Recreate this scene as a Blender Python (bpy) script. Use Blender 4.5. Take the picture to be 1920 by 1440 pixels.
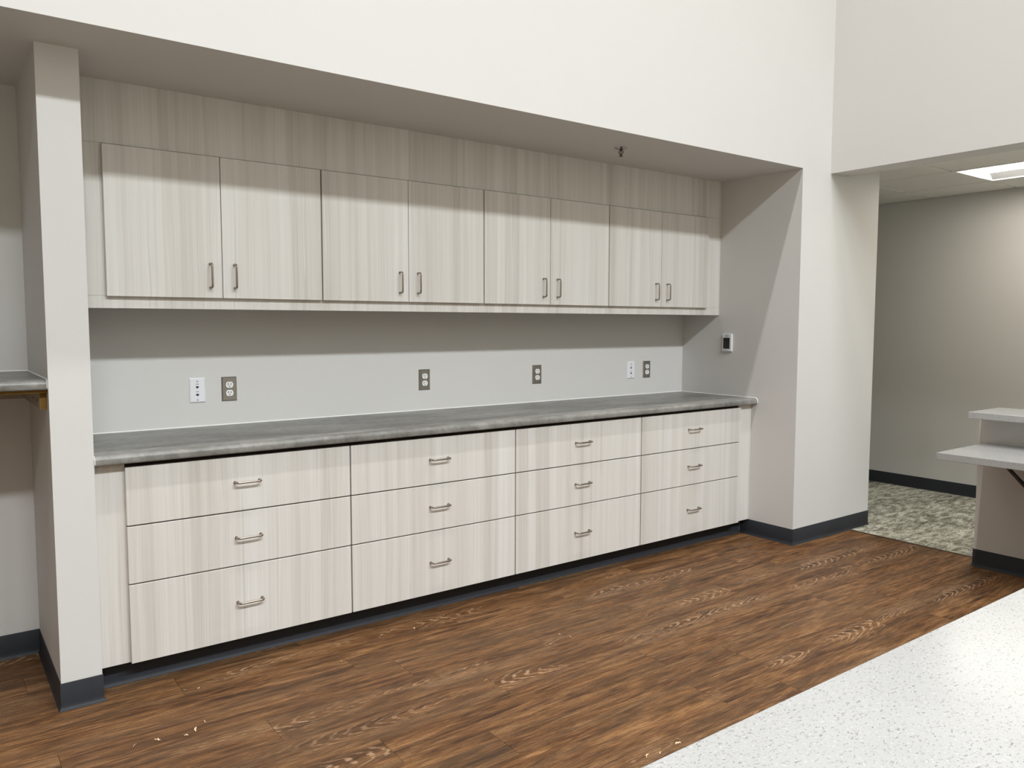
import bpy, bmesh, math, random
from mathutils import Vector, Matrix
random.seed(7)
for o in list(bpy.data.objects): bpy.data.objects.remove(o)
SC = bpy.context.scene
COL = SC.collection

# ------------------------------------------------------------------ camera
CAM = Vector((0.4445, -2.8951, 1.3965)); YAW, PIT, ROL, FPX = 0.6389, -0.0761, 0.0017, 1486.3
fwd = Vector((math.sin(YAW)*math.cos(PIT), math.cos(YAW)*math.cos(PIT), math.sin(PIT)))
rgt = Vector((math.cos(YAW), -math.sin(YAW), 0)); upv = rgt.cross(fwd)
R_ = math.cos(ROL)*rgt + math.sin(ROL)*upv; U_ = -math.sin(ROL)*rgt + math.cos(ROL)*upv
cd = bpy.data.cameras.new('camera'); co = bpy.data.objects.new('camera', cd); COL.objects.link(co)
co.matrix_world = Matrix(((R_.x, U_.x, -fwd.x, CAM.x), (R_.y, U_.y, -fwd.y, CAM.y), (R_.z, U_.z, -fwd.z, CAM.z), (0, 0, 0, 1)))
cd.sensor_width = 36; cd.lens = FPX/1920*36; cd.clip_start = .02
SC.camera = co
def at_floor(px, py, z=0.0):          # pixel -> point on a horizontal plane
    d = fwd + R_*((px-960)/FPX) + U_*((720-py)/FPX)
    return CAM + d*((z-CAM.z)/d.z)

# ------------------------------------------------------------------ world, light, exposure
w = bpy.data.worlds.new('world'); SC.world = w; w.use_nodes = True
w.node_tree.nodes['Background'].inputs[0].default_value = (1, .95, .88, 1)
w.node_tree.nodes['Background'].inputs[1].default_value = 0.0
SC.view_settings.view_transform = 'Standard'; SC.view_settings.look = 'None'
SC.view_settings.gamma = 1.0; SC.view_settings.use_curve_mapping = False
SC.view_settings.exposure = 0.0
ZC = 6.85                               # unseen ceiling, set high to even out lamp falloff on the walls
def area(name, loc, sx, sy, power, col):
    l = bpy.data.lights.new(name, 'AREA'); l.shape = 'RECTANGLE'; l.size = sx; l.size_y = sy
    l.energy = power; l.color = col; l.spread = math.radians(150)
    o = bpy.data.objects.new(name, l); o.location = loc; COL.objects.link(o); return o
WARM = (1, .972, .955); COOL = (.915, .965, 1.0)
SLOTS = [(-.5, -1.18), (.8, -1.18), (2.1, -1.18), (3.4, -1.18), (4.5, -1.18)]            # narrow slot fixtures near the header wall
PANELS = [(-.7, -7.2), (1.0, -7.2), (2.7, -7.2), (4.4, -7.2)]
P_SLOT, P_PANEL = 34, 300
for x, y in SLOTS: area('slot_lamp', (x, y, ZC-.012), 1.15, .10, P_SLOT, WARM)
for x, y in PANELS: area('panel_lamp', (x, y, ZC-.012), 1.15, .60, P_PANEL, COOL)

# ------------------------------------------------------------------ mesh helpers
WPOS = {}
def wpos(o): return WPOS.get(o.name, Vector((0, 0, 0)))
def link(name, data, mat=None, parent=None, loc=(0, 0, 0), rot=None):
    o = bpy.data.objects.new(name, data); COL.objects.link(o)
    loc = Vector(loc); WPOS[o.name] = loc
    if parent is not None:
        o.parent = parent; o.location = loc - wpos(parent)
    else: o.location = loc
    if rot: o.rotation_euler = rot
    if mat is not None and data is not None and len(data.materials) == 0: data.materials.append(mat)
    return o
def tag(o, label, cat, group=None):
    o['label'] = label; o['category'] = cat
    if group: o['group'] = group
    return o
def thing(name, loc, label, cat, group=None): return tag(link(name, None, loc=loc), label, cat, group)
def struct(o): o['kind'] = 'structure'; return o
def fin(bm, name, smooth=None):
    bmesh.ops.recalc_face_normals(bm, faces=bm.faces)
    me = bpy.data.meshes.new(name); bm.to_mesh(me); bm.free()
    if smooth is not None:
        for p in me.polygons: p.use_smooth = True
        me.set_sharp_from_angle(angle=math.radians(smooth))
    return me
def bbox(bm, lo, hi):
    vs = [bm.verts.new((x, y, z)) for z in (lo[2], hi[2]) for y in (lo[1], hi[1]) for x in (lo[0], hi[0])]
    for f in ((0, 2, 3, 1), (4, 5, 7, 6), (0, 1, 5, 4), (1, 3, 7, 5), (3, 2, 6, 7), (2, 0, 4, 6)): bm.faces.new([vs[i] for i in f])
    return vs
def box_mesh(lo, hi, bev=0, name='box', seg=1):
    bm = bmesh.new(); bbox(bm, lo, hi)
    if bev: bmesh.ops.bevel(bm, geom=bm.edges[:], offset=bev, segments=seg, affect='EDGES', profile=.5)
    return fin(bm, name)
def box_obj(name, lo, hi, mat, parent=None, bev=0, seg=1):
    lo, hi = Vector(lo), Vector(hi)
    c = Vector(((lo.x+hi.x)/2, (lo.y+hi.y)/2, lo.z))
    return link(name, box_mesh(lo-c, hi-c, bev, name, seg), mat, parent, c)
def prism(bm, pts, axis, a, b):         # closed 2D outline extruded along an axis
    def P(p, t): return {'x': (t, p[0], p[1]), 'y': (p[0], t, p[1]), 'z': (p[0], p[1], t)}[axis]
    A = [bm.verts.new(P(p, a)) for p in pts]; B = [bm.verts.new(P(p, b)) for p in pts]
    n = len(pts); bm.faces.new(A); bm.faces.new(B[::-1])
    for i in range(n): bm.faces.new((A[i], A[(i+1) % n], B[(i+1) % n], B[i]))
def cyl(bm, c, r0, r1, a, b, axis='z', n=20):
    def P(ang, r, t):
        u, v = r*math.cos(ang), r*math.sin(ang)
        return {'x': (t, c[0]+u, c[1]+v), 'y': (c[0]+u, t, c[1]+v), 'z': (c[0]+u, c[1]+v, t)}[axis]
    A = [bm.verts.new(P(2*math.pi*i/n, r0, a)) for i in range(n)]; B = [bm.verts.new(P(2*math.pi*i/n, r1, b)) for i in range(n)]
    bm.faces.new(A); bm.faces.new(B[::-1])
    for i in range(n): bm.faces.new((A[i], A[(i+1) % n], B[(i+1) % n], B[i]))
def tube(bm, pts, r, n=12):
    pts = [Vector(p) for p in pts]; rings = []
    ref = None
    for i, p in enumerate(pts):
        t = (pts[min(i+1, len(pts)-1)]-pts[max(i-1, 0)]).normalized()
        if ref is None: ref = t.orthogonal().normalized()
        ref = (ref - t*ref.dot(t)).normalized(); b = t.cross(ref)
        rings.append([bm.verts.new(p + r*(math.cos(2*math.pi*k/n)*ref + math.sin(2*math.pi*k/n)*b)) for k in range(n)])
    for a, b in zip(rings, rings[1:]):
        for k in range(n): bm.faces.new((a[k], a[(k+1) % n], b[(k+1) % n], b[k]))
    bm.faces.new(rings[0]); bm.faces.new(rings[-1][::-1])

# ------------------------------------------------------------------ materials
class M:
    def __init__(s, name, rough=.5, spec=.5, metal=0.0):
        s.m = bpy.data.materials.new(name); s.m.use_nodes = True; s.t = s.m.node_tree; s.b = s.t.nodes['Principled BSDF']
        s.b.inputs['Roughness'].default_value = rough; s.b.inputs['Metallic'].default_value = metal
        s.b.inputs['Specular IOR Level'].default_value = spec
    def n(s, typ, **kw):
        nd = s.t.nodes.new(typ)
        for k, v in kw.items():
            if k.startswith('i_'):
                key = k[2:]; key = int(key) if key.isdigit() else key
                nd.inputs[key].default_value = v
            else: setattr(nd, k, v)
        return nd
    def l(s, a, b): s.t.links.new(a, b)
    def pos(s, kind='Object'):
        return s.n('ShaderNodeNewGeometry').outputs['Position'] if kind == 'World' else s.n('ShaderNodeTexCoord').outputs[kind]
    def map(s, v, scale, off=None):
        a = s.n('ShaderNodeVectorMath', operation='MULTIPLY'); s.l(v, a.inputs[0]); a.inputs[1].default_value = scale
        if off is not None:
            b = s.n('ShaderNodeVectorMath', operation='ADD'); s.l(a.outputs[0], b.inputs[0])
            if isinstance(off, tuple): b.inputs[1].default_value = off
            else: s.l(off, b.inputs[1])
            return b.outputs[0]
        return a.outputs[0]
    def noise(s, v, scale=1, detail=3, rough=.5, dist=0):
        t = s.n('ShaderNodeTexNoise'); t.inputs['Scale'].default_value = scale; t.inputs['Detail'].default_value = detail
        t.inputs['Roughness'].default_value = rough; t.inputs['Distortion'].default_value = dist; s.l(v, t.inputs['Vector']); return t.outputs['Fac']
    def ramp(s, f, stops):
        r = s.n('ShaderNodeValToRGB'); e = r.color_ramp.elements
        while len(e) < len(stops): e.new(.5)
        for el, (p, c) in zip(e, stops): el.position = p; el.color = (c, c, c, 1) if isinstance(c, (int, float)) else (*c, 1)
        s.l(f, r.inputs[0]); return r.outputs[0]
    def mix(s, f, a, b, mode='MIX'):
        m = s.n('ShaderNodeMix', data_type='RGBA', blend_type=mode)
        for inp, v in ((m.inputs[0], f), (m.inputs[6], a), (m.inputs[7], b)):
            if isinstance(v, (int, float)): inp.default_value = v
            elif isinstance(v, tuple): inp.default_value = (*v, 1)
            else: s.l(v, inp)
        return m.outputs[2]
    def math(s, op, a, b=0.0, c=None):
        m = s.n('ShaderNodeMath', operation=op)
        for i, v in enumerate((a, b) if c is None else (a, b, c)):
            if isinstance(v, (int, float)): m.inputs[i].default_value = v
            else: s.l(v, m.inputs[i])
        return m.outputs[0]
    def color(s, c):
        if isinstance(c, tuple): s.b.inputs['Base Color'].default_value = (*c, 1)
        else: s.l(c, s.b.inputs['Base Color'])
        return s
    def bump(s, h, strength=.2, dist=.001):
        b = s.n('ShaderNodeBump'); b.inputs['Strength'].default_value = strength; b.inputs['Distance'].default_value = dist
        s.l(h, b.inputs['Height']); s.l(b.outputs[0], s.b.inputs['Normal']); return s

def plain(name, c, rough=.5, spec=.5, metal=0.0, var=.06, scale=40):
    m = M(name, rough, spec, metal); f = m.noise(m.pos(), scale, 3)
    m.color(m.mix(f, tuple(x*(1-var) for x in c), tuple(min(1, x*(1+var)) for x in c))); return m.m
def paint(name, c):
    m = M(name, .62, .3); p = m.pos('World'); f = m.noise(p, 1.3, 2)
    m.color(m.mix(f, tuple(x*.985 for x in c), tuple(x*1.015 for x in c)))
    m.bump(m.noise(p, 260, 2), .12, .0008); return m.m
PAINT = paint('wall_paint_warm_grey', (.645, .635, .618))
UNSEEN_DARK = paint('unseen_wall_dark', (.26, .225, .18))  # dark tone for out-of-view walls, chosen to cut bounce light
UNSEEN_CEIL = paint('unseen_ceiling_dark', (.36, .345, .32))  # unseen ceiling toned down to lower the ambient fill
PLENUM = paint('plenum_slab_white', (.80, .79, .77))

def laminate():
    m = M('pale_wood_laminate', .42, .4); p = m.pos('World')
    sx = m.n('ShaderNodeSeparateXYZ'); m.l(p, sx.inputs[0])
    wob = m.noise(m.map(p, (3, 3, .9)), 1, 2)
    xx = m.math('MULTIPLY_ADD', wob, .035, sx.outputs[0])
    # bands of veneer with crisp edges
    b1 = m.n('ShaderNodeTexWhiteNoise', noise_dimensions='1D'); m.l(m.math('FLOOR', m.math('MULTIPLY', xx, 21)), b1.inputs['W'])
    b2 = m.n('ShaderNodeTexWhiteNoise', noise_dimensions='1D'); m.l(m.math('FLOOR', m.math('MULTIPLY_ADD', xx, 47, 3.3)), b2.inputs['W'])
    broad = m.noise(m.map(p, (9, 9, .35)), 1, 3)
    cx = m.n('ShaderNodeCombineXYZ'); m.l(xx, cx.inputs[0]); m.l(sx.outputs[2], cx.inputs[2])
    fine = m.noise(m.map(cx.outputs[0], (210, 1, 1.6)), 1, 3, .6)
    line = m.noise(m.map(cx.outputs[0], (62, 1, .8)), 1, 2, .5)
    t = m.math('ADD', m.math('MULTIPLY', b1.outputs['Value'], .17), m.math('MULTIPLY', b2.outputs['Value'], .12))
    t = m.math('ADD', t, m.math('MULTIPLY', broad, .40)); t = m.math('ADD', t, m.math('MULTIPLY', fine, .42))
    col = m.ramp(t, [(.28, (.495, .468, .425)), (.50, (.625, .60, .56)), (.72, (.715, .70, .67))])
    dark = m.ramp(line, [(.29, 1.0), (.325, 0.0)])
    col = m.mix(m.math('MULTIPLY', dark, .38), col, (.42, .385, .335))
    lite = m.ramp(line, [(.68, 0.0), (.71, 1.0)])
    col = m.mix(m.math('MULTIPLY', lite, .5), col, (.77, .75, .70))
    m.color(col); m.bump(fine, .05, .0004); return m.m
LAM = laminate()

def worktop():
    m = M('grey_concrete_laminate', .36, .5); p = m.pos('World')
    a = m.noise(m.map(p, (2.5, 7, 7)), 1, 5, .6, .5); b = m.noise(p, 26, 5, .65); c = m.noise(p, 300, 2)
    t = m.math('ADD', m.math('MULTIPLY', a, .55), m.math('ADD', m.math('MULTIPLY', b, .35), m.math('MULTIPLY', c, .12)))
    m.color(m.ramp(t, [(.36, (.095, .090, .080)), (.50, (.185, .182, .168)), (.66, (.31, .303, .282))])); return m.m
TOP = worktop()

def floor_mat():
    m = M('brown_vinyl_plank', .5, .2)
    oi = m.n('ShaderNodeObjectInfo'); rnd = oi.outputs['Random']
    off = m.n('ShaderNodeCombineXYZ'); m.l(m.math('MULTIPLY', rnd, 97), off.inputs[0]); m.l(m.math('MULTIPLY', rnd, 53), off.inputs[1]); m.l(m.math('MULTIPLY', rnd, 31), off.inputs[2])
    p = m.pos('Object')
    a = m.noise(m.map(p, (1.9, 15, 1), off.outputs[0]), 1, 6, .66, 1.2)
    a2 = m.noise(m.map(p, (4.5, 48, 1), off.outputs[0]), 1, 5, .65, .6)
    g = m.noise(m.map(p, (11, 190, 1), off.outputs[0]), 1, 5, .7)
    sp = m.noise(m.map(p, (170, 520, 1), off.outputs[0]), 1, 2, .6)
    t = m.math('ADD', m.math('MULTIPLY', a, .58), m.math('MULTIPLY', a2, .42))
    col = m.ramp(t, [(.34, (.030, .013, .006)), (.44, (.092, .041, .016)), (.53, (.180, .083, .031)), (.66, (.33, .178, .076))])
    tint = m.n('ShaderNodeTexWhiteNoise', noise_dimensions='1D'); m.l(m.math('MULTIPLY', rnd, 713), tint.inputs['W'])
    grey = m.ramp(m.noise(m.map(p, (1.1, 9, 1), m.map(off.outputs[0], (3, 2, 1))), 1, 3, .6, .8), [(.42, 0.0), (.64, 1.0)])
    col = m.mix(m.math('MULTIPLY', grey, .5), col, m.mix(t, (.045, .026, .014), (.21, .125, .066)))
    col = m.mix(m.math('MULTIPLY', tint.outputs['Value'], .25), col, (.085, .046, .024))
    col = m.mix(.85, col, m.ramp(g, [(.34, .42), (.57, 1.22)]), 'MULTIPLY')
    col = m.mix(.5, col, m.ramp(sp, [(.35, .50), (.58, 1.15)]), 'MULTIPLY')
    pale = m.ramp(m.noise(m.map(p, (7, 130, 1), m.map(off.outputs[0], (1, 4, 1))), 1, 3, .6), [(.62, 0.0), (.70, 1.0)])
    col = m.mix(m.math('MULTIPLY', pale, .38), col, (.36, .22, .125))
    # limed cathedral grain down the middle of some planks
    wv = m.n('ShaderNodeTexWave', wave_type='RINGS', rings_direction='Z', wave_profile='SIN')
    tn = m.n('ShaderNodeTexWhiteNoise', noise_dimensions='1D'); m.l(m.math('MULTIPLY', rnd, 391), tn.inputs['W'])
    cc = m.n('ShaderNodeCombineXYZ'); m.l(m.math('MULTIPLY_ADD', tn.outputs['Value'], 1.3, -.65), cc.inputs[0]); m.l(m.math('MULTIPLY_ADD', rnd, .30, -.15), cc.inputs[1])
    m.l(m.map(p, (1.0, 8.0, 0), cc.outputs[0]), wv.inputs['Vector'])
    wv.inputs['Scale'].default_value = 5.2; wv.inputs['Distortion'].default_value = 4.5; wv.inputs['Detail'].default_value = 3; wv.inputs['Detail Scale'].default_value = 1.4
    ln = m.ramp(wv.outputs['Fac'], [(.70, 0.0), (.90, 1.0)])
    on = m.ramp(tint.outputs['Value'], [(.50, 0.0), (.58, 1.0)])
    sy = m.n('ShaderNodeSeparateXYZ'); m.l(p, sy.inputs[0])
    mid = m.ramp(m.math('ABSOLUTE', sy.outputs[1]), [(.030, 1.0), (.075, 0.0)])
    msk = m.math('MULTIPLY', mid, m.ramp(m.noise(m.map(p, (2.2, 7, 1), m.map(off.outputs[0], (2, 3, 1))), 1, 2), [(.45, 0.0), (.56, 1.0)]))
    brk = m.ramp(m.noise(m.map(p, (30, 55, 1), off.outputs[0]), 1, 2), [(.36, .15), (.52, 1.0)])
    col = m.mix(m.math('MULTIPLY', m.math('MULTIPLY', m.math('MULTIPLY', ln, on), msk), m.math('MULTIPLY', brk, .62)), col, (.46, .30, .18))
    # knots
    kn = m.ramp(m.noise(m.map(p, (6, 28, 1), m.map(off.outputs[0], (5, 1, 1))), 1, 1), [(.75, 0.0), (.82, 1.0)])
    col = m.mix(m.math('MULTIPLY', kn, .8), col, (.035, .016, .008))
    m.color(col); m.bump(g, .15, .0006); return m.m
WOOD = floor_mat()

def carpet():
    m = M('mottled_grey_carpet', .95, .1); p = m.pos('World')
    a = m.noise(m.map(p, (9, 25, 1)), 1, 6, .72, .6); b = m.noise(m.map(p, (45, 120, 1)), 1, 3, .6); c = m.noise(m.map(p, (1.5, 3, 1)), 1, 2)
    t = m.math('ADD', m.math('MULTIPLY', a, .62), m.math('ADD', m.math('MULTIPLY', b, .28), m.math('MULTIPLY', c, .16)))
    m.color(m.ramp(t, [(.43, (.12, .112, .085)), (.52, (.31, .30, .24)), (.60, (.62, .61, .52))])); m.bump(b, .6, .004); return m.m
CARPET = carpet()

def quartz():
    m = M('white_speckled_quartz', .22, .22); p = m.pos('World')
    a = m.noise(m.map(p, (150, 260, 150)), 1, 2, .5, .8); b = m.noise(m.map(p, (230, 180, 190), (5, 3, 1)), 1, 2, .5)
    col = m.mix(m.noise(p, 6, 3), (.355, .352, .343), (.40, .397, .388))
    col = m.mix(m.ramp(a, [(.60, 0.0), (.66, .85)]), col, (.20, .195, .18))
    col = m.mix(m.ramp(b, [(.64, 0.0), (.70, .6)]), col, (.54, .54, .535))
    m.color(col); return m.m
QUARTZ = quartz()
def tile_mat():
    m = M('mineral_fibre_tile', .9, .1); p = m.pos('World')
    m.color(m.mix(m.noise(p, 120, 3), (.80, .79, .75), (.87, .86, .82))); m.bump(m.noise(p, 300, 2), .3, .001); return m.m
TILE = tile_mat()
RUBBER = plain('charcoal_rubber_base', (.027, .030, .036), .5, .3, 0, .08, 20)
CORE = plain('dark_brown_carcass', (.022, .013, .010), .6, .2)
NICKEL = plain('brushed_nickel', (.34, .295, .25), .3, .5, 1.0, .05, 200)
STEEL = plain('satin_steel_plate', (.40, .375, .34), .36, .5, 1.0, .05, 120)
WHITEP = plain('white_plastic', (.80, .80, .84), .35, .5, 0, .02)
IVORY = plain('white_receptacle_plastic', (.86, .86, .85), .35, .5, 0, .02)
BLACKP = plain('black_plastic', (.012, .012, .014), .3, .5)
PRINT = plain('grey_print', (.25, .25, .30), .6, .3)
CAULK = plain('white_caulk', (.80, .80, .77), .5, .4, 0, .03)
BLACKM = plain('black_powder_coat', (.012, .012, .012), .45, .4)
BRASS = plain('dark_bronze', (.10, .055, .04), .35, .5, .8)
CHROME = plain('chrome_escutcheon', (.45, .42, .42), .25, .5, 1.0)
RAW = plain('raw_softwood', (.21, .115, .022), .7, .2, 0, .2, 25)
PRIMED = plain('primed_wood_cleat', (.40, .35, .29), .7, .3, 0, .1, 25)
PANMAT = plain('perforated_grey_reflector', (.36, .36, .37), .5, .4, 0, .03)
METALW = plain('white_enamel', (.80, .80, .79), .35, .5, 0, .02)
SHAV = plain('pine_shaving', (.72, .52, .33), .8, .2, 0, .15, 300)
STRIP = plain('dark_transition_strip', (.10, .075, .055), .5, .4)
def emis(name, c, s):
    m = M(name, .5); m.color((.8, .8, .8)); m.b.inputs['Emission Color'].default_value = (*c, 1); m.b.inputs['Emission Strength'].default_value = s
    return m.m
LENS = emis('lit_lamp_lens', (1, .95, .84), 17.0)

# ------------------------------------------------------------------ the setting
XR, XL, XPL, YB, YP, ZH = 4.806, 0.924, 0.790, 0.932, 0.287, 2.346
XB, XB2, XP, XF, ZHC = 5.106, 5.29, 5.689, 7.20, 2.437
X0, Y0 = -1.7, -9.8
def sbox(name, lo, hi, mat=PAINT): return struct(box_obj(name, lo, hi, mat))
sbox('wall_back', (X0, YB, 0), (XR, YB+.12, ZH))
sbox('wall_pier', (XPL, YP, 0), (XL, YB, ZH))
bm = bmesh.new(); prism(bm, [(X0, ZH), (XR, ZH), (XR, 0), (XP, 0), (XP, ZHC+.2), (XB2, ZHC+.2), (XB2, ZC), (X0, ZC)], 'y', 0, .12)
struct(link('wall_front', fin(bm, 'wall_front'), PAINT))
sbox('wall_niche_right', (XR, .12, 0), (XP, YB+.12, ZHC+.2))
sbox('ceiling_niche', (X0, .12, ZH), (XR, YB+.12, ZH+.1))
sbox('wall_bulkhead', (XB, Y0, ZH), (XB2, 0, ZC))
sbox('wall_hallway', (XF, Y0, 0), (XF+.12, 3.12, ZHC+.2))
sbox('wall_hallway_end', (XR, 3.0, 0), (XF, 3.12, ZHC+.2))
sbox('wall_hallway_left', (XR-.12, YB+.12, 0), (XR, 3.12, ZHC+.2))
sbox('wall_left', (X0-.12, Y0, 0), (X0, YB+.12, ZC), UNSEEN_DARK)
sbox('wall_rear', (X0-.12, Y0-.12, 0), (XF+.12, Y0, ZC), UNSEEN_DARK)  # out of view, set far back and dark for less bounce
sbox('ceiling', (X0-.12, Y0-.12, ZC), (XB2, .12, ZC+.1), UNSEEN_CEIL)

# wood floor: slab with every plank its own piece
floor = struct(box_obj('floor', (X0, -2.70, -.06), (5.447, YB, -.006), CORE))
known = {-1: 1.957, -3: 2.174, -2: 2.578, -5: 3.166, -6: 2.77, 1: 2.40, 0: 3.02, -4: 1.62, -7: 1.86, 2: 1.7, -8: 2.4}
pl_cache = {}
PW, PLN = .178, 1.22
for r in range(-15, 6):
    y0, y1 = -.03 + (r)*PW, -.03 + (r+1)*PW
    y0, y1 = max(y0, -2.70), min(y1, YB)
    if y1-y0 < .02: continue
    xmax = 5.447 if y0 < .5 else XPL
    s = known.get(r, random.uniform(0, PLN)); s -= PLN*math.ceil((s-X0)/PLN)
    while s < xmax:
        a, b = max(s, X0), min(s+PLN, xmax); s += PLN
        if b-a < .01: continue
        key = (round(b-a, 4), round(y1-y0, 4))
        if key not in pl_cache:
            L, Wd = b-a-.0007, y1-y0-.0007
            bm = bmesh.new(); bbox(bm, (-L/2, -Wd/2, -.006), (L/2, Wd/2, 0))
            bmesh.ops.bevel(bm, geom=[e for e in bm.edges if all(v.co.z > -.001 for v in e.verts)], offset=.0005, segments=1, affect='EDGES')
            pl_cache[key] = fin(bm, 'plank')
        link('plank', pl_cache[key], WOOD, floor, ((a+b)/2, (y0+y1)/2, 0))
struct(box_obj('floor_hallway', (5.459, Y0, -.06), (XF, 3.0, .002), CARPET))
struct(box_obj('floor_lobby', (X0, Y0, -.06), (5.447, -2.70, 0), CARPET))
struct(box_obj('trim_transition', (5.447, Y0, -.06), (5.459, 0, .005), STRIP, None, .001))

# cove base
PROF = [(0, 0), (.010, 0), (.0095, .0022), (.0058, .0075), (.0038, .016), (.0032, .026), (.003, .0995), (.0022, .1012), (0, .1016)]
def cove(name, path):
    # path is walked with the room on its left hand
    bm = bmesh.new(); P = [Vector((x, y)) for x, y in path]; rings = []
    for i, p in enumerate(P):
        d0 = (p-P[i-1]).normalized() if i > 0 else None; d1 = (P[i+1]-p).normalized() if i < len(P)-1 else None
        n0 = Vector((-d0.y, d0.x)) if d0 else None; n1 = Vector((-d1.y, d1.x)) if d1 else None
        m = (n0+n1)/(1+n0.dot(n1)) if n0 and n1 else (n0 or n1)
        rings.append([bm.verts.new((p.x+m.x*d, p.y+m.y*d, z)) for d, z in PROF])
    n = len(PROF)
    for a, b in zip(rings, rings[1:]):
        for k in range(n): bm.faces.new((a[k], a[(k+1) % n], b[(k+1) % n], b[k]))
    bm.faces.new(rings[0]); bm.faces.new(rings[-1][::-1])
    return struct(link(name, fin(bm, name, 35), RUBBER))
KICK = .40
cove('baseboard_pier', [(XL, KICK), (XL, YP), (XPL, YP), (XPL, YB), (X0, YB)][::1])
cove('baseboard_niche_right', [(XP, .12), (XP, 0), (XR, 0), (XR, KICK)])
cove('baseboard_toe_kick', [(XR-.016, KICK), (XL+.016, KICK)])
cove('baseboard_hallway', [(XF, Y0), (XF, 3.0)])

# hallway suspended ceiling: tiles in a T-bar grid
hc = struct(box_obj('ceiling_hallway', (XB2, Y0, ZHC+.15), (XF, 3.0, ZHC+.2), PLENUM))  # unseen slab above the tiles, added to stop light leaking in
GX = [XB2, 5.533, 6.139, 6.745, XF]; GY = [Y0]+[-.255+.61*k for k in range(-8, 6)]+[3.0]
for i in range(len(GX)-1):
    for j in range(len(GY)-1):
        cx_, cy_ = (GX[i]+GX[i+1])/2, (GY[j]+GY[j+1])/2
        if i == 2 and (-1.475 < cy_ < -.255): continue
        box_obj('ceiling_tile', (GX[i]+.010, GY[j]+.010, ZHC), (GX[i+1]-.010, GY[j+1]-.010, ZHC+.016), TILE, hc, .002)
bm = bmesh.new()
for x in GX[1:-1]: bbox(bm, (x-.0075, Y0, ZHC+.008), (x+.0075, 3.0, ZHC+.010))
for y in GY[1:-1]:
    for x0, x1 in zip(GX, GX[1:]):
        bbox(bm, (x0+.0076, y-.0075, ZHC+.008), (x1-.0076, y+.0075, ZHC+.010))
link('ceiling_grid', fin(bm, 'ceiling_grid'), METALW, hc)

# ------------------------------------------------------------------ handle and its copies
def handle_mesh(vertical):
    h, so, rad, r = .050, .031, .011, .0042
    pts = [(-h, 0, 0), (-h, -(so-rad), 0)]
    for k in range(1, 7):
        a = math.pi/2*k/6; pts.append((-h+rad*(1-math.cos(a)), -(so-rad)-rad*math.sin(a), 0))
    pts += [(-x, y, z) for x, y, z in reversed(pts)]
    if vertical: pts = [(z, y, x) for x, y, z in pts]
    bm = bmesh.new(); tube(bm, pts, r, 12)
    for s in (-1, 1):
        c = (0, s*h) if vertical else (s*h, 0)
        cyl(bm, c, .0058, .0058, -.0025, .0, 'y', 16)
    return fin(bm, 'handle', 40)
HV, HH = handle_mesh(True), handle_mesh(False)

# ------------------------------------------------------------------ upper cabinets
YU, TH = .614, .0205
U0, UW = 1.0355, .9072
ZDB, ZDT, ZUB = 1.5026, 2.0965, 1.455
DOOR = {}
def panel_mesh(wd, ht, th=TH):
    k = (round(wd, 4), round(ht, 4))
    if k not in DOOR: DOOR[k] = box_mesh((-wd/2, -th, 0), (wd/2, 0, ht), .0012, 'front_panel')
    return DOOR[k]
place = ['beside the pier', 'second from the pier', 'third from the pier', 'nearest the thermostat wall']
for i in range(4):
    x0 = U0 + i*UW; x1 = x0 + UW
    t = thing('wall_cabinet', ((x0+x1)/2, YU, 1.505), 'pale wood-grain wall cabinet with two doors, '+place[i], 'cabinet', 'two-door wall cabinets over the worktop')
    box_obj('body', (x0+(.001 if i else .005), YU+.001, 1.505), (x1-(.001 if i < 3 else .005), YB-.002, 2.101), CORE, t)
    g = .0028 if i else .0010
    wd = UW/2-.0044
    for s in (0, 1):
        xc = x0 + UW*(.25 + .5*s) + (.0008 if s == 0 else -.0008)
        d = link('door', panel_mesh(wd, ZDT-ZDB), LAM, t, (xc, YU-.0015, ZDB))
        link('handle', HV, NICKEL, d, (x0+UW/2 + (-.051 if s == 0 else .051), YU-.0015-TH, 1.597))
tag(box_obj('fascia_panel', (XL, YU, 2.1015), (XR, YU+.018, ZH), LAM, None, .0008), 'long pale wood-grain fascia panel closing the gap above the wall cabinets', 'panel')
tag(box_obj('valance_strip', (XL, YU-.001, ZUB), (XR, YU+.018, 1.5045), LAM, None, .0008), 'thin pale wood-grain strip running under all wall cabinet doors', 'trim')
tag(box_obj('cabinet_underside', (XL, YU+.018, ZUB+.012), (XR, YB, ZUB+.028), LAM), 'flat pale bottom board under the row of wall cabinets', 'panel')
tag(box_obj('filler_strip', (XL, YU, 1.505), (U0+.0048, YU+.018, 2.101), LAM, None, .0008), 'narrow pale wood-grain filler between pier and first wall cabinet', 'filler strip', 'filler strips')
tag(box_obj('filler_strip', (U0+4*UW-.0048, YU, 1.505), (XR, YU+.018, 2.101), LAM, None, .0008), 'narrow pale wood-grain filler between last wall cabinet and thermostat wall', 'filler strip', 'filler strips')

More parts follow.
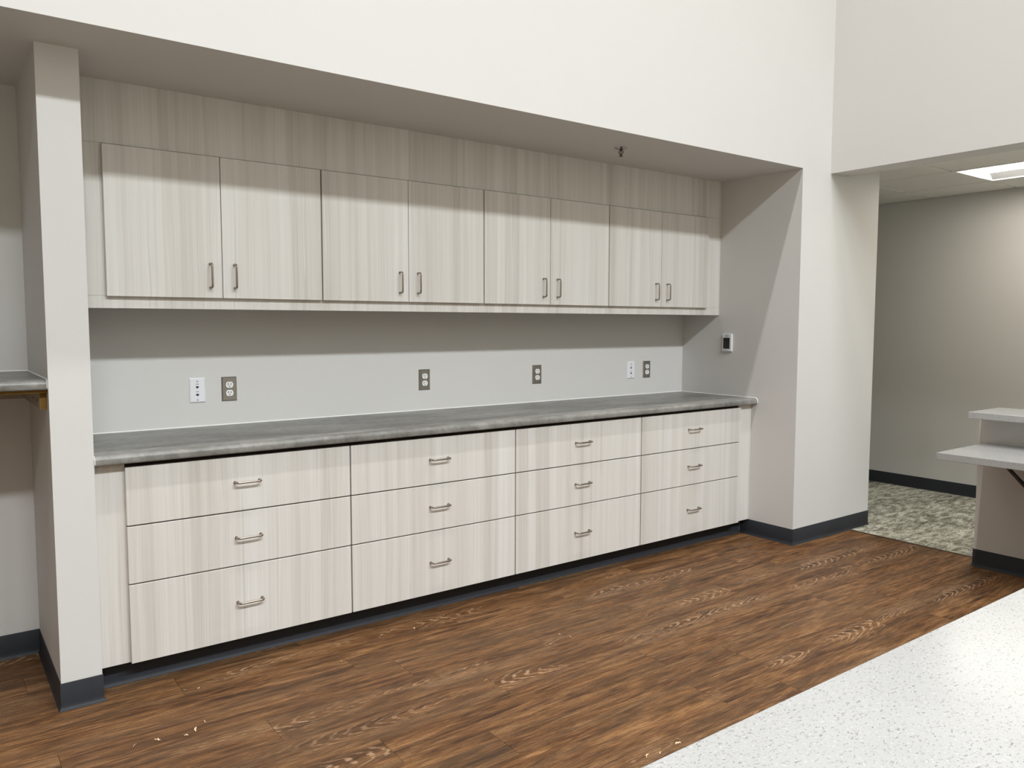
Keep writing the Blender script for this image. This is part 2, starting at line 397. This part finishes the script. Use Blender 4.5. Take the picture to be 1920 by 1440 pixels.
# ------------------------------------------------------------------ base cabinets
YD = .334                                # carcass front; drawer fronts stand proud of it
D0, DW = 1.0268, .9122
ROWS = [(.6361, .8578), (.4121, .6308), (.1031, .4068)]
ZHND = [.755, .528, .259]
for i in range(4):
    x0 = D0 + i*DW; x1 = x0 + DW
    t = thing('base_cabinet', ((x0+x1)/2, YD, .105), 'pale wood-grain base cabinet with three stacked drawers, '+place[i], 'cabinet', 'three-drawer base cabinets under the worktop')
    box_obj('body', (x0+(.0005 if i else .005), YD, .105), (x1-(.0005 if i < 3 else .005), YB-.002, .873), CORE, t)
    for (z0, z1), zh in zip(ROWS, ZHND):
        d = link('drawer', panel_mesh(DW-.0062, z1-z0), LAM, t, ((x0+x1)/2, YD-.0008, z0))
        link('handle', HH, NICKEL, d, ((x0+x1)/2, YD-.0008-TH, zh))
    box_obj('plinth', (x0+.001, KICK, 0), (x1-.001, KICK+.018, .105), BLACKM, t)
tag(box_obj('base_filler', (XL, YD-.0005, .1031), (D0+.0048, YD+.016, .8735), LAM, None, .0008), 'pale wood-grain filler board between pier and first drawer stack', 'filler strip', 'base filler boards')
tag(box_obj('base_filler', (D0+4*DW-.0048, YD-.0005, .1031), (XR, YD+.016, .8735), LAM, None, .0008), 'pale wood-grain filler board between last drawer stack and right wall', 'filler strip', 'base filler boards')

# ------------------------------------------------------------------ worktops
def nose(yc, yb, z1, th, r=.020):
    pts = [(yb, z1), ]
    for k in range(9):
        a = math.pi/2*k/8; pts.append((yc+r-r*math.sin(a), z1-r+r*math.cos(a)))
    z0 = z1-th
    for k in range(5):
        a = math.pi/2*k/4; pts.append((yc+.006-.006*math.cos(a), z0+.006-.006*math.sin(a)))
    return pts + [(yb, z0)]
def counter(name, xa, xb, yc, yb, z1, th, label, sides):
    t = thing(name, ((xa+xb)/2, (yc+yb)/2, z1-th), label, 'worktop')
    bm = bmesh.new(); prism(bm, [(y-t.location.y, z-t.location.z) for y, z in nose(yc, yb-.001, z1, th)], 'x', xa-t.location.x+.0015, xb-t.location.x-.0015)
    link('slab', fin(bm, 'slab', 30), TOP, t, t.location)
    bm = bmesh.new(); c = .0045
    prism(bm, [(yb-c, z1-.001), (yb, z1-.001), (yb, z1+c), (yb-c*.4, z1+c*.45)], 'x', xa, xb)
    link('caulk', fin(bm, 'caulk'), CAULK, t)
    for side in sides:
        x = xa if side < 0 else xb; d = 1 if side < 0 else -1
        bm = bmesh.new(); o = nose(yc-.003, yb-.005, z1+.003, th, .022); inn = nose(yc+.001, yb-.005, z1-.002, th-.004, .019)
        A = [bm.verts.new((x, *p)) for p in o[1:-1]]; B = [bm.verts.new((x+d*.005, *p)) for p in inn[1:-1]]
        A.insert(0, bm.verts.new((x, *o[0]))); B.insert(0, bm.verts.new((x+d*.005, *inn[0])))
        for k in range(len(A)-1): bm.faces.new((A[k], A[k+1], B[k+1], B[k]))
        link('caulk', fin(bm, 'caulk'), CAULK, t)
    return t
counter('worktop', XL, XR, .2855, YB, .914, .038, 'long grey concrete-look worktop with rounded front edge over the drawers', (-1, 1))
lc = counter('standing_counter', X0, XPL, .300, YB, 1.198, .037, 'short raised grey concrete-look worktop left of the pier', (1,))
box_obj('underlay', (X0, .318, 1.1500), (XPL-.0005, YB-.002, 1.1608), RAW, lc)
def cleat(lo, hi, screws, name='cleat'):
    o = box_obj(name, lo, hi, PRIMED, lc, .001); return o
cl = cleat((XPL-.022, .345, 1.089), (XPL-.0005, YB-.024, 1.1498), 0)
box_obj('end_grain', (XPL-.0215, .3435, 1.0895), (XPL-.001, .345, 1.1495), RAW, cl)
for y in (.42, .54):
    bm = bmesh.new(); cyl(bm, (0, 0), .004, .004, -.0015, .0005, 'x', 12); link('screw', fin(bm, 'screw'), BLACKM, cl, (XPL-.0222, y, 1.118))
cleat((X0, YB-.022, 1.086), (XPL-.0005, YB-.0005, 1.1498), 0)

# ------------------------------------------------------------------ wall plates on the niche back wall
def plate_mesh():
    bm = bmesh.new(); wd, h, d, c = .0355, .0575, .0065, .0045
    A = [bm.verts.new((x, 0, z)) for x, z in ((-wd, -h), (wd, -h), (wd, h), (-wd, h))]
    B = [bm.verts.new((x, -.0025, z)) for x, z in ((-wd, -h), (wd, -h), (wd, h), (-wd, h))]
    C = [bm.verts.new((x, -d, z)) for x, z in ((-wd+c, -h+c), (wd-c, -h+c), (wd-c, h-c), (-wd+c, h-c))]
    bm.faces.new(A); bm.faces.new(C[::-1])
    for P, Q in ((A, B), (B, C)):
        for i in range(4): bm.faces.new((P[i], P[(i+1) % 4], Q[(i+1) % 4], Q[i]))
    return fin(bm, 'plate')
PLATE_S, PLATE_W = plate_mesh(), plate_mesh()
bm = bmesh.new()
pts = []
for k in range(32):                      # round face with flattened top and bottom
    a = 2*math.pi*k/32; pts.append((.0172*math.cos(a), max(-.0142, min(.0142, .0172*math.sin(a)))))
prism(bm, pts, 'y', -.0030, 0); RECEP = fin(bm, 'receptacle', 40)
bm = bmesh.new(); bbox(bm, (-.0013, -.0006, -.0045), (.0013, 0, .0045)); SLOT = fin(bm, 'slot')
bm = bmesh.new(); bbox(bm, (-.0015, -.0006, -.0055), (.0015, 0, .0055)); SLOTL = fin(bm, 'slot')
bm = bmesh.new(); prism(bm, [(.0027*math.cos(math.pi*k/8), -.0027*math.sin(math.pi*k/8)) for k in range(9)] + [(-.0027, .0018), (.0027, .0018)], 'y', -.0006, 0); GND = fin(bm, 'ground_hole')
bm = bmesh.new(); cyl(bm, (0, 0), .0032, .0032, -.0012, 0, 'y', 16); SCREW_S = fin(bm, 'screw')
SCREW_W = SCREW_S.copy()
bm = bmesh.new(); prism(bm, [(-.0065, .0045), (.0065, .0045), (.0065, -.0015), (.0030, -.0030), (.0030, -.0055), (-.0030, -.0055), (-.0030, -.0030), (-.0065, -.0015)], 'y', -.0006, 0); JACK = fin(bm, 'jack')
bm = bmesh.new(); bbox(bm, (-.0065, -.0003, -.0016), (.0065, 0, .0016)); LBL = fin(bm, 'label_strip')
ZPL = 1.0845
def outlet(x, label):
    t = thing('wall_outlet', (x, YB, ZPL), label, 'outlet', 'steel duplex outlets on the niche wall')
    pl = link('plate', PLATE_S, STEEL, t, (x, YB, ZPL))
    for s in (1, -1):
        z = ZPL + s*.0195
        r = link('receptacle', RECEP, IVORY, t, (x, YB-.0065, z))
        link('slot', SLOTL, BLACKP, r, (x-.0064, YB-.0095, z+.0035)); link('slot', SLOT, BLACKP, r, (x+.0064, YB-.0095, z+.0035))
        link('ground_hole', GND, BLACKP, r, (x, YB-.0095, z-.0075))
    link('screw', SCREW_S, STEEL, t, (x, YB-.0065, ZPL))
def dataplate(x, label):
    t = thing('data_plate', (x, YB, ZPL), label, 'data plate', 'white data plates on the niche wall')
    link('plate', PLATE_W, WHITEP, t, (x, YB, ZPL))
    for s in (.0145, -.0215):
        link('jack', JACK, BLACKP, t, (x, YB-.0065, ZPL+s)); link('label_strip', LBL, PRINT, t, (x, YB-.0065, ZPL+s+.0145))
    for s in (.0415, -.0450): link('screw', SCREW_W, PRINT, t, (x, YB-.0065, ZPL+s))
dataplate(1.4605, 'white two-jack data plate at the pier end of the backsplash wall')
outlet(1.6075, 'steel duplex outlet just right of the left white data plate')
outlet(2.678, 'steel duplex outlet alone below the second wall cabinet')
outlet(3.477, 'steel duplex outlet alone below the third wall cabinet')
dataplate(4.287, 'white two-jack data plate below the last wall cabinet')
outlet(4.440, 'steel duplex outlet closest to the right niche corner')

# thermostat on the right niche wall
t = thing('thermostat', (XR, .530, 1.212), 'small white thermostat with black screen on the niche side wall', 'thermostat')
box_obj('case', (XR-.018, .4925, 1.212), (XR, .5675, 1.330), WHITEP, t, .003, 2)
box_obj('screen', (XR-.0195, .5065, 1.2300), (XR-.0181, .5580, 1.3040), BLACKP, t)
for k in range(4): box_obj('vent', (XR-.0186, .515, 1.310+.0045*k), (XR-.0181, .550, 1.3115+.0045*k), PRINT, t)
bm = bmesh.new(); cyl(bm, (0, 0), .0028, .0028, -.0008, 0, 'x', 12); link('logo_mark', fin(bm, 'logo_mark'), BLACKP, t, (XR-.0179, .5555, 1.2195))
box_obj('logo_print', (XR-.0186, .524, 1.2185), (XR-.0181, .549, 1.2207), PRINT, t)

# sprinkler head in the niche ceiling
SX, SY = 3.527, .268
t = thing('sprinkler_head', (SX, SY, ZH), 'small metal fire sprinkler head hanging from the niche ceiling', 'sprinkler')
bm = bmesh.new(); cyl(bm, (0, 0), .037, .030, 0, -.004, 'z', 28); cyl(bm, (0, 0), .024, .014, -.0041, -.010, 'z', 28); link('escutcheon', fin(bm, 'escutcheon', 40), CHROME, t, (SX, SY, ZH))
bm = bmesh.new(); cyl(bm, (0, 0), .009, .008, -.010, -.018, 'z', 16)
for s in (-1, 1): tube(bm, [(s*.011*c_, -s*.008*c_, z) for c_, z in ((.95, -.017), (.85, -.022), (.5, -.032), (.15, -.040))], .0024, 8)
link('frame', fin(bm, 'frame', 40), BRASS, t, (SX, SY, ZH))
bm = bmesh.new(); cyl(bm, (0, 0), .0022, .0022, -.018, -.041, 'z', 10); link('bulb', fin(bm, 'bulb', 40), BRASS, t, (SX, SY, ZH))
bm = bmesh.new()
cyl(bm, (0, 0), .0045, .0045, -.040, -.0445, 'z', 12)
for k in range(12):
    a = 2*math.pi*k/12
    vs = [bm.verts.new((r*math.cos(a+o), r*math.sin(a+o), z)) for z in (-.0445, -.0458) for r, o in ((.002, -.2), (.0125, -.19), (.0125, .19), (.002, .2))]
    bm.faces.new(vs[:4]); bm.faces.new(vs[4:][::-1])
    for q in range(4): bm.faces.new((vs[q], vs[(q+1) % 4], vs[4+(q+1) % 4], vs[4+q]))
link('deflector', fin(bm, 'deflector'), BRASS, t, (SX, SY, ZH))

# ------------------------------------------------------------------ reception desk at the right and counter in the foreground
XK = 5.28
sbox('wall_desk', (XK, -2.80, 0), (XK+.125, -.872, .875))
sbox('wall_counter', (.30, -2.80, 0), (XK, -2.684, .6875))
cove('baseboard_desk', [(.30, -2.684), (XK, -2.684), (XK, -.872), (XK+.125, -.872), (XK+.125, -1.6)])
t = thing('work_counter', (4.99, -1.5, .688), 'white quartz lower desk counter bracketed to the low wall at right', 'counter')
box_obj('slab', (4.70, -2.0835, .688), (XK-.0005, -.911, .725), QUARTZ, t, .002, 2)
bm = bmesh.new()
for yb_ in (-1.165, -1.95):
    b = bmesh.new()
    bbox(b, (4.86, yb_-.016, .682), (XK-.001, yb_+.016, .6875)); bbox(b, (XK-.007, yb_-.016, .455), (XK-.001, yb_+.016, .682))
    prism(b, [(4.875, .682), (4.895, .682), (XK-.0071, .478), (XK-.0071, .462)], 'y', yb_-.009, yb_+.009)
    link('bracket', fin(b, 'bracket'), BLACKM, t)
bm.free()
tag(box_obj('transaction_counter', (5.104, -2.80, .875), (5.498, -.886, .911), QUARTZ, None, .002, 2), 'white quartz transaction ledge capping the low desk wall', 'counter')
tag(box_obj('front_counter', (.30, -2.80, .688), (XK-.0005, -2.0845, .725), QUARTZ, None, .002, 2), 'large white speckled quartz counter in the near right foreground', 'counter')

# ------------------------------------------------------------------ lamps
def troffer(x0, x1, y0, y1, z, label):
    t = thing('ceiling_light', ((x0+x1)/2, (y0+y1)/2, z), label, 'ceiling light')
    cx_, cy_ = (x0+x1)/2, (y0+y1)/2; hw = (x1-x0)/2-.004; hl = (y1-y0)/2-.004
    bm = bmesh.new()
    for a in ((-hw, -hl, -hw+.022, hl), (hw-.022, -hl, hw, hl), (-hw+.022, -hl, hw-.022, -hl+.022), (-hw+.022, hl-.022, hw-.022, hl)):
        bbox(bm, (a[0], a[1], -.003), (a[2], a[3], .004))
    link('frame', fin(bm, 'frame'), METALW, t, (cx_, cy_, z))
    n = 10; prof = []
    for k in range(n+1):                 # curved reflector on each side of the lens
        u = k/n; prof.append((-hw+.022+u*(hw-.022-.13), .004+.062*math.sin(u*math.pi*.62)))
    for sgn in (1, -1):
        bm = bmesh.new(); A = [bm.verts.new((sgn*px, -hl+.022, pz)) for px, pz in prof]; B = [bm.verts.new((sgn*px, hl-.022, pz)) for px, pz in prof]
        for k in range(n): bm.faces.new((A[k], A[k+1], B[k+1], B[k]))
        link('reflector', fin(bm, 'reflector', 60), PANMAT, t, (cx_, cy_, z))
    for s in (-1, 1):
        bm = bmesh.new(); yy = s*(hl-.022); bbox(bm, (-hw+.022, min(yy, yy-s*.002), .004), (hw-.022, max(yy, yy-s*.002), .085)); link('end_plate', fin(bm, 'end_plate'), METALW, t, (cx_, cy_, z))
    bm = bmesh.new(); lp = [(.135*math.cos(math.pi*k/12), .062-.050*math.sin(math.pi*k/12)) for k in range(13)]
    A = [bm.verts.new((px, -hl+.030, pz)) for px, pz in lp]; B = [bm.verts.new((px, hl-.030, pz)) for px, pz in lp]
    for k in range(12): bm.faces.new((A[k], A[k+1], B[k+1], B[k]))
    link('lens', fin(bm, 'lens', 60), LENS, t, (cx_, cy_, z))
    box_obj('housing', (x0+.004, y0+.004, z+.086), (x1-.004, y1-.004, z+.10), METALW, t)
troffer(6.139, 6.745, -1.475, -.255, ZHC, 'lit rectangular troffer light in the tiled hallway ceiling')

# ------------------------------------------------------------------ wood shavings left on the floor
def shaving(i, px, py, size):
    p = at_floor(px, py); rr = random.Random(i*13+5); bm = bmesh.new(); n = 7; ang = rr.uniform(0, 6.28); turn = rr.uniform(-2.6, 2.6)
    x = y = 0; A = []; B = []; wd = size*rr.uniform(.14, .24)
    for k in range(n):
        z = .0012 + size*.22*abs(math.sin(k*1.1+i))
        nx, ny = -math.sin(ang), math.cos(ang); tw = wd*math.sin(math.pi*(k+.6)/(n+.2))
        A.append([bm.verts.new((x+nx*tw/2, y+ny*tw/2, z+h)) for h in (0, .0006)]); B.append([bm.verts.new((x-nx*tw/2, y-ny*tw/2, z*.7+h)) for h in (0, .0006)])
        x += math.cos(ang)*size/n; y += math.sin(ang)*size/n; ang += turn/n
    for k in range(n-1):
        for c in (0, 1): bm.faces.new((A[k][c], A[k+1][c], B[k+1][c], B[k][c]))
        bm.faces.new((A[k][0], A[k][1], A[k+1][1], A[k+1][0])); bm.faces.new((B[k][0], B[k][1], B[k+1][1], B[k+1][0]))
    for k in (0, n-1): bm.faces.new((A[k][0], A[k][1], B[k][1], B[k][0]))
    zmin = min(v.co.z for v in bm.verts)
    for v in bm.verts: v.co.z -= zmin
    tag(link('wood_shaving', fin(bm, 'wood_shaving'), SHAV, None, (p.x, p.y, .0003)), 'tiny pale curled wood shaving lying on the brown plank floor', 'wood shaving', 'wood shavings scattered on the floor')
SPOTS = [(369, 1365, .035), (384, 1356, .02), (345, 1380, .02), (350, 1294, .016), (370, 1292, .014), (290, 1388, .028), (257, 1396, .02), (722, 1191, .03), (713, 1196, .012), (736, 1182, .016), (776, 1177, .022), (822, 1160, .014), (915, 1274, .026), (1047, 1189, .014), (1276, 1387, .018), (1266, 1396, .028), (1212, 1421, .026), (1240, 1410, .02), (1070, 1196, .022), (640, 1240, .014)]
for i, (px, py, s) in enumerate(SPOTS): shaving(i, px, py, s)
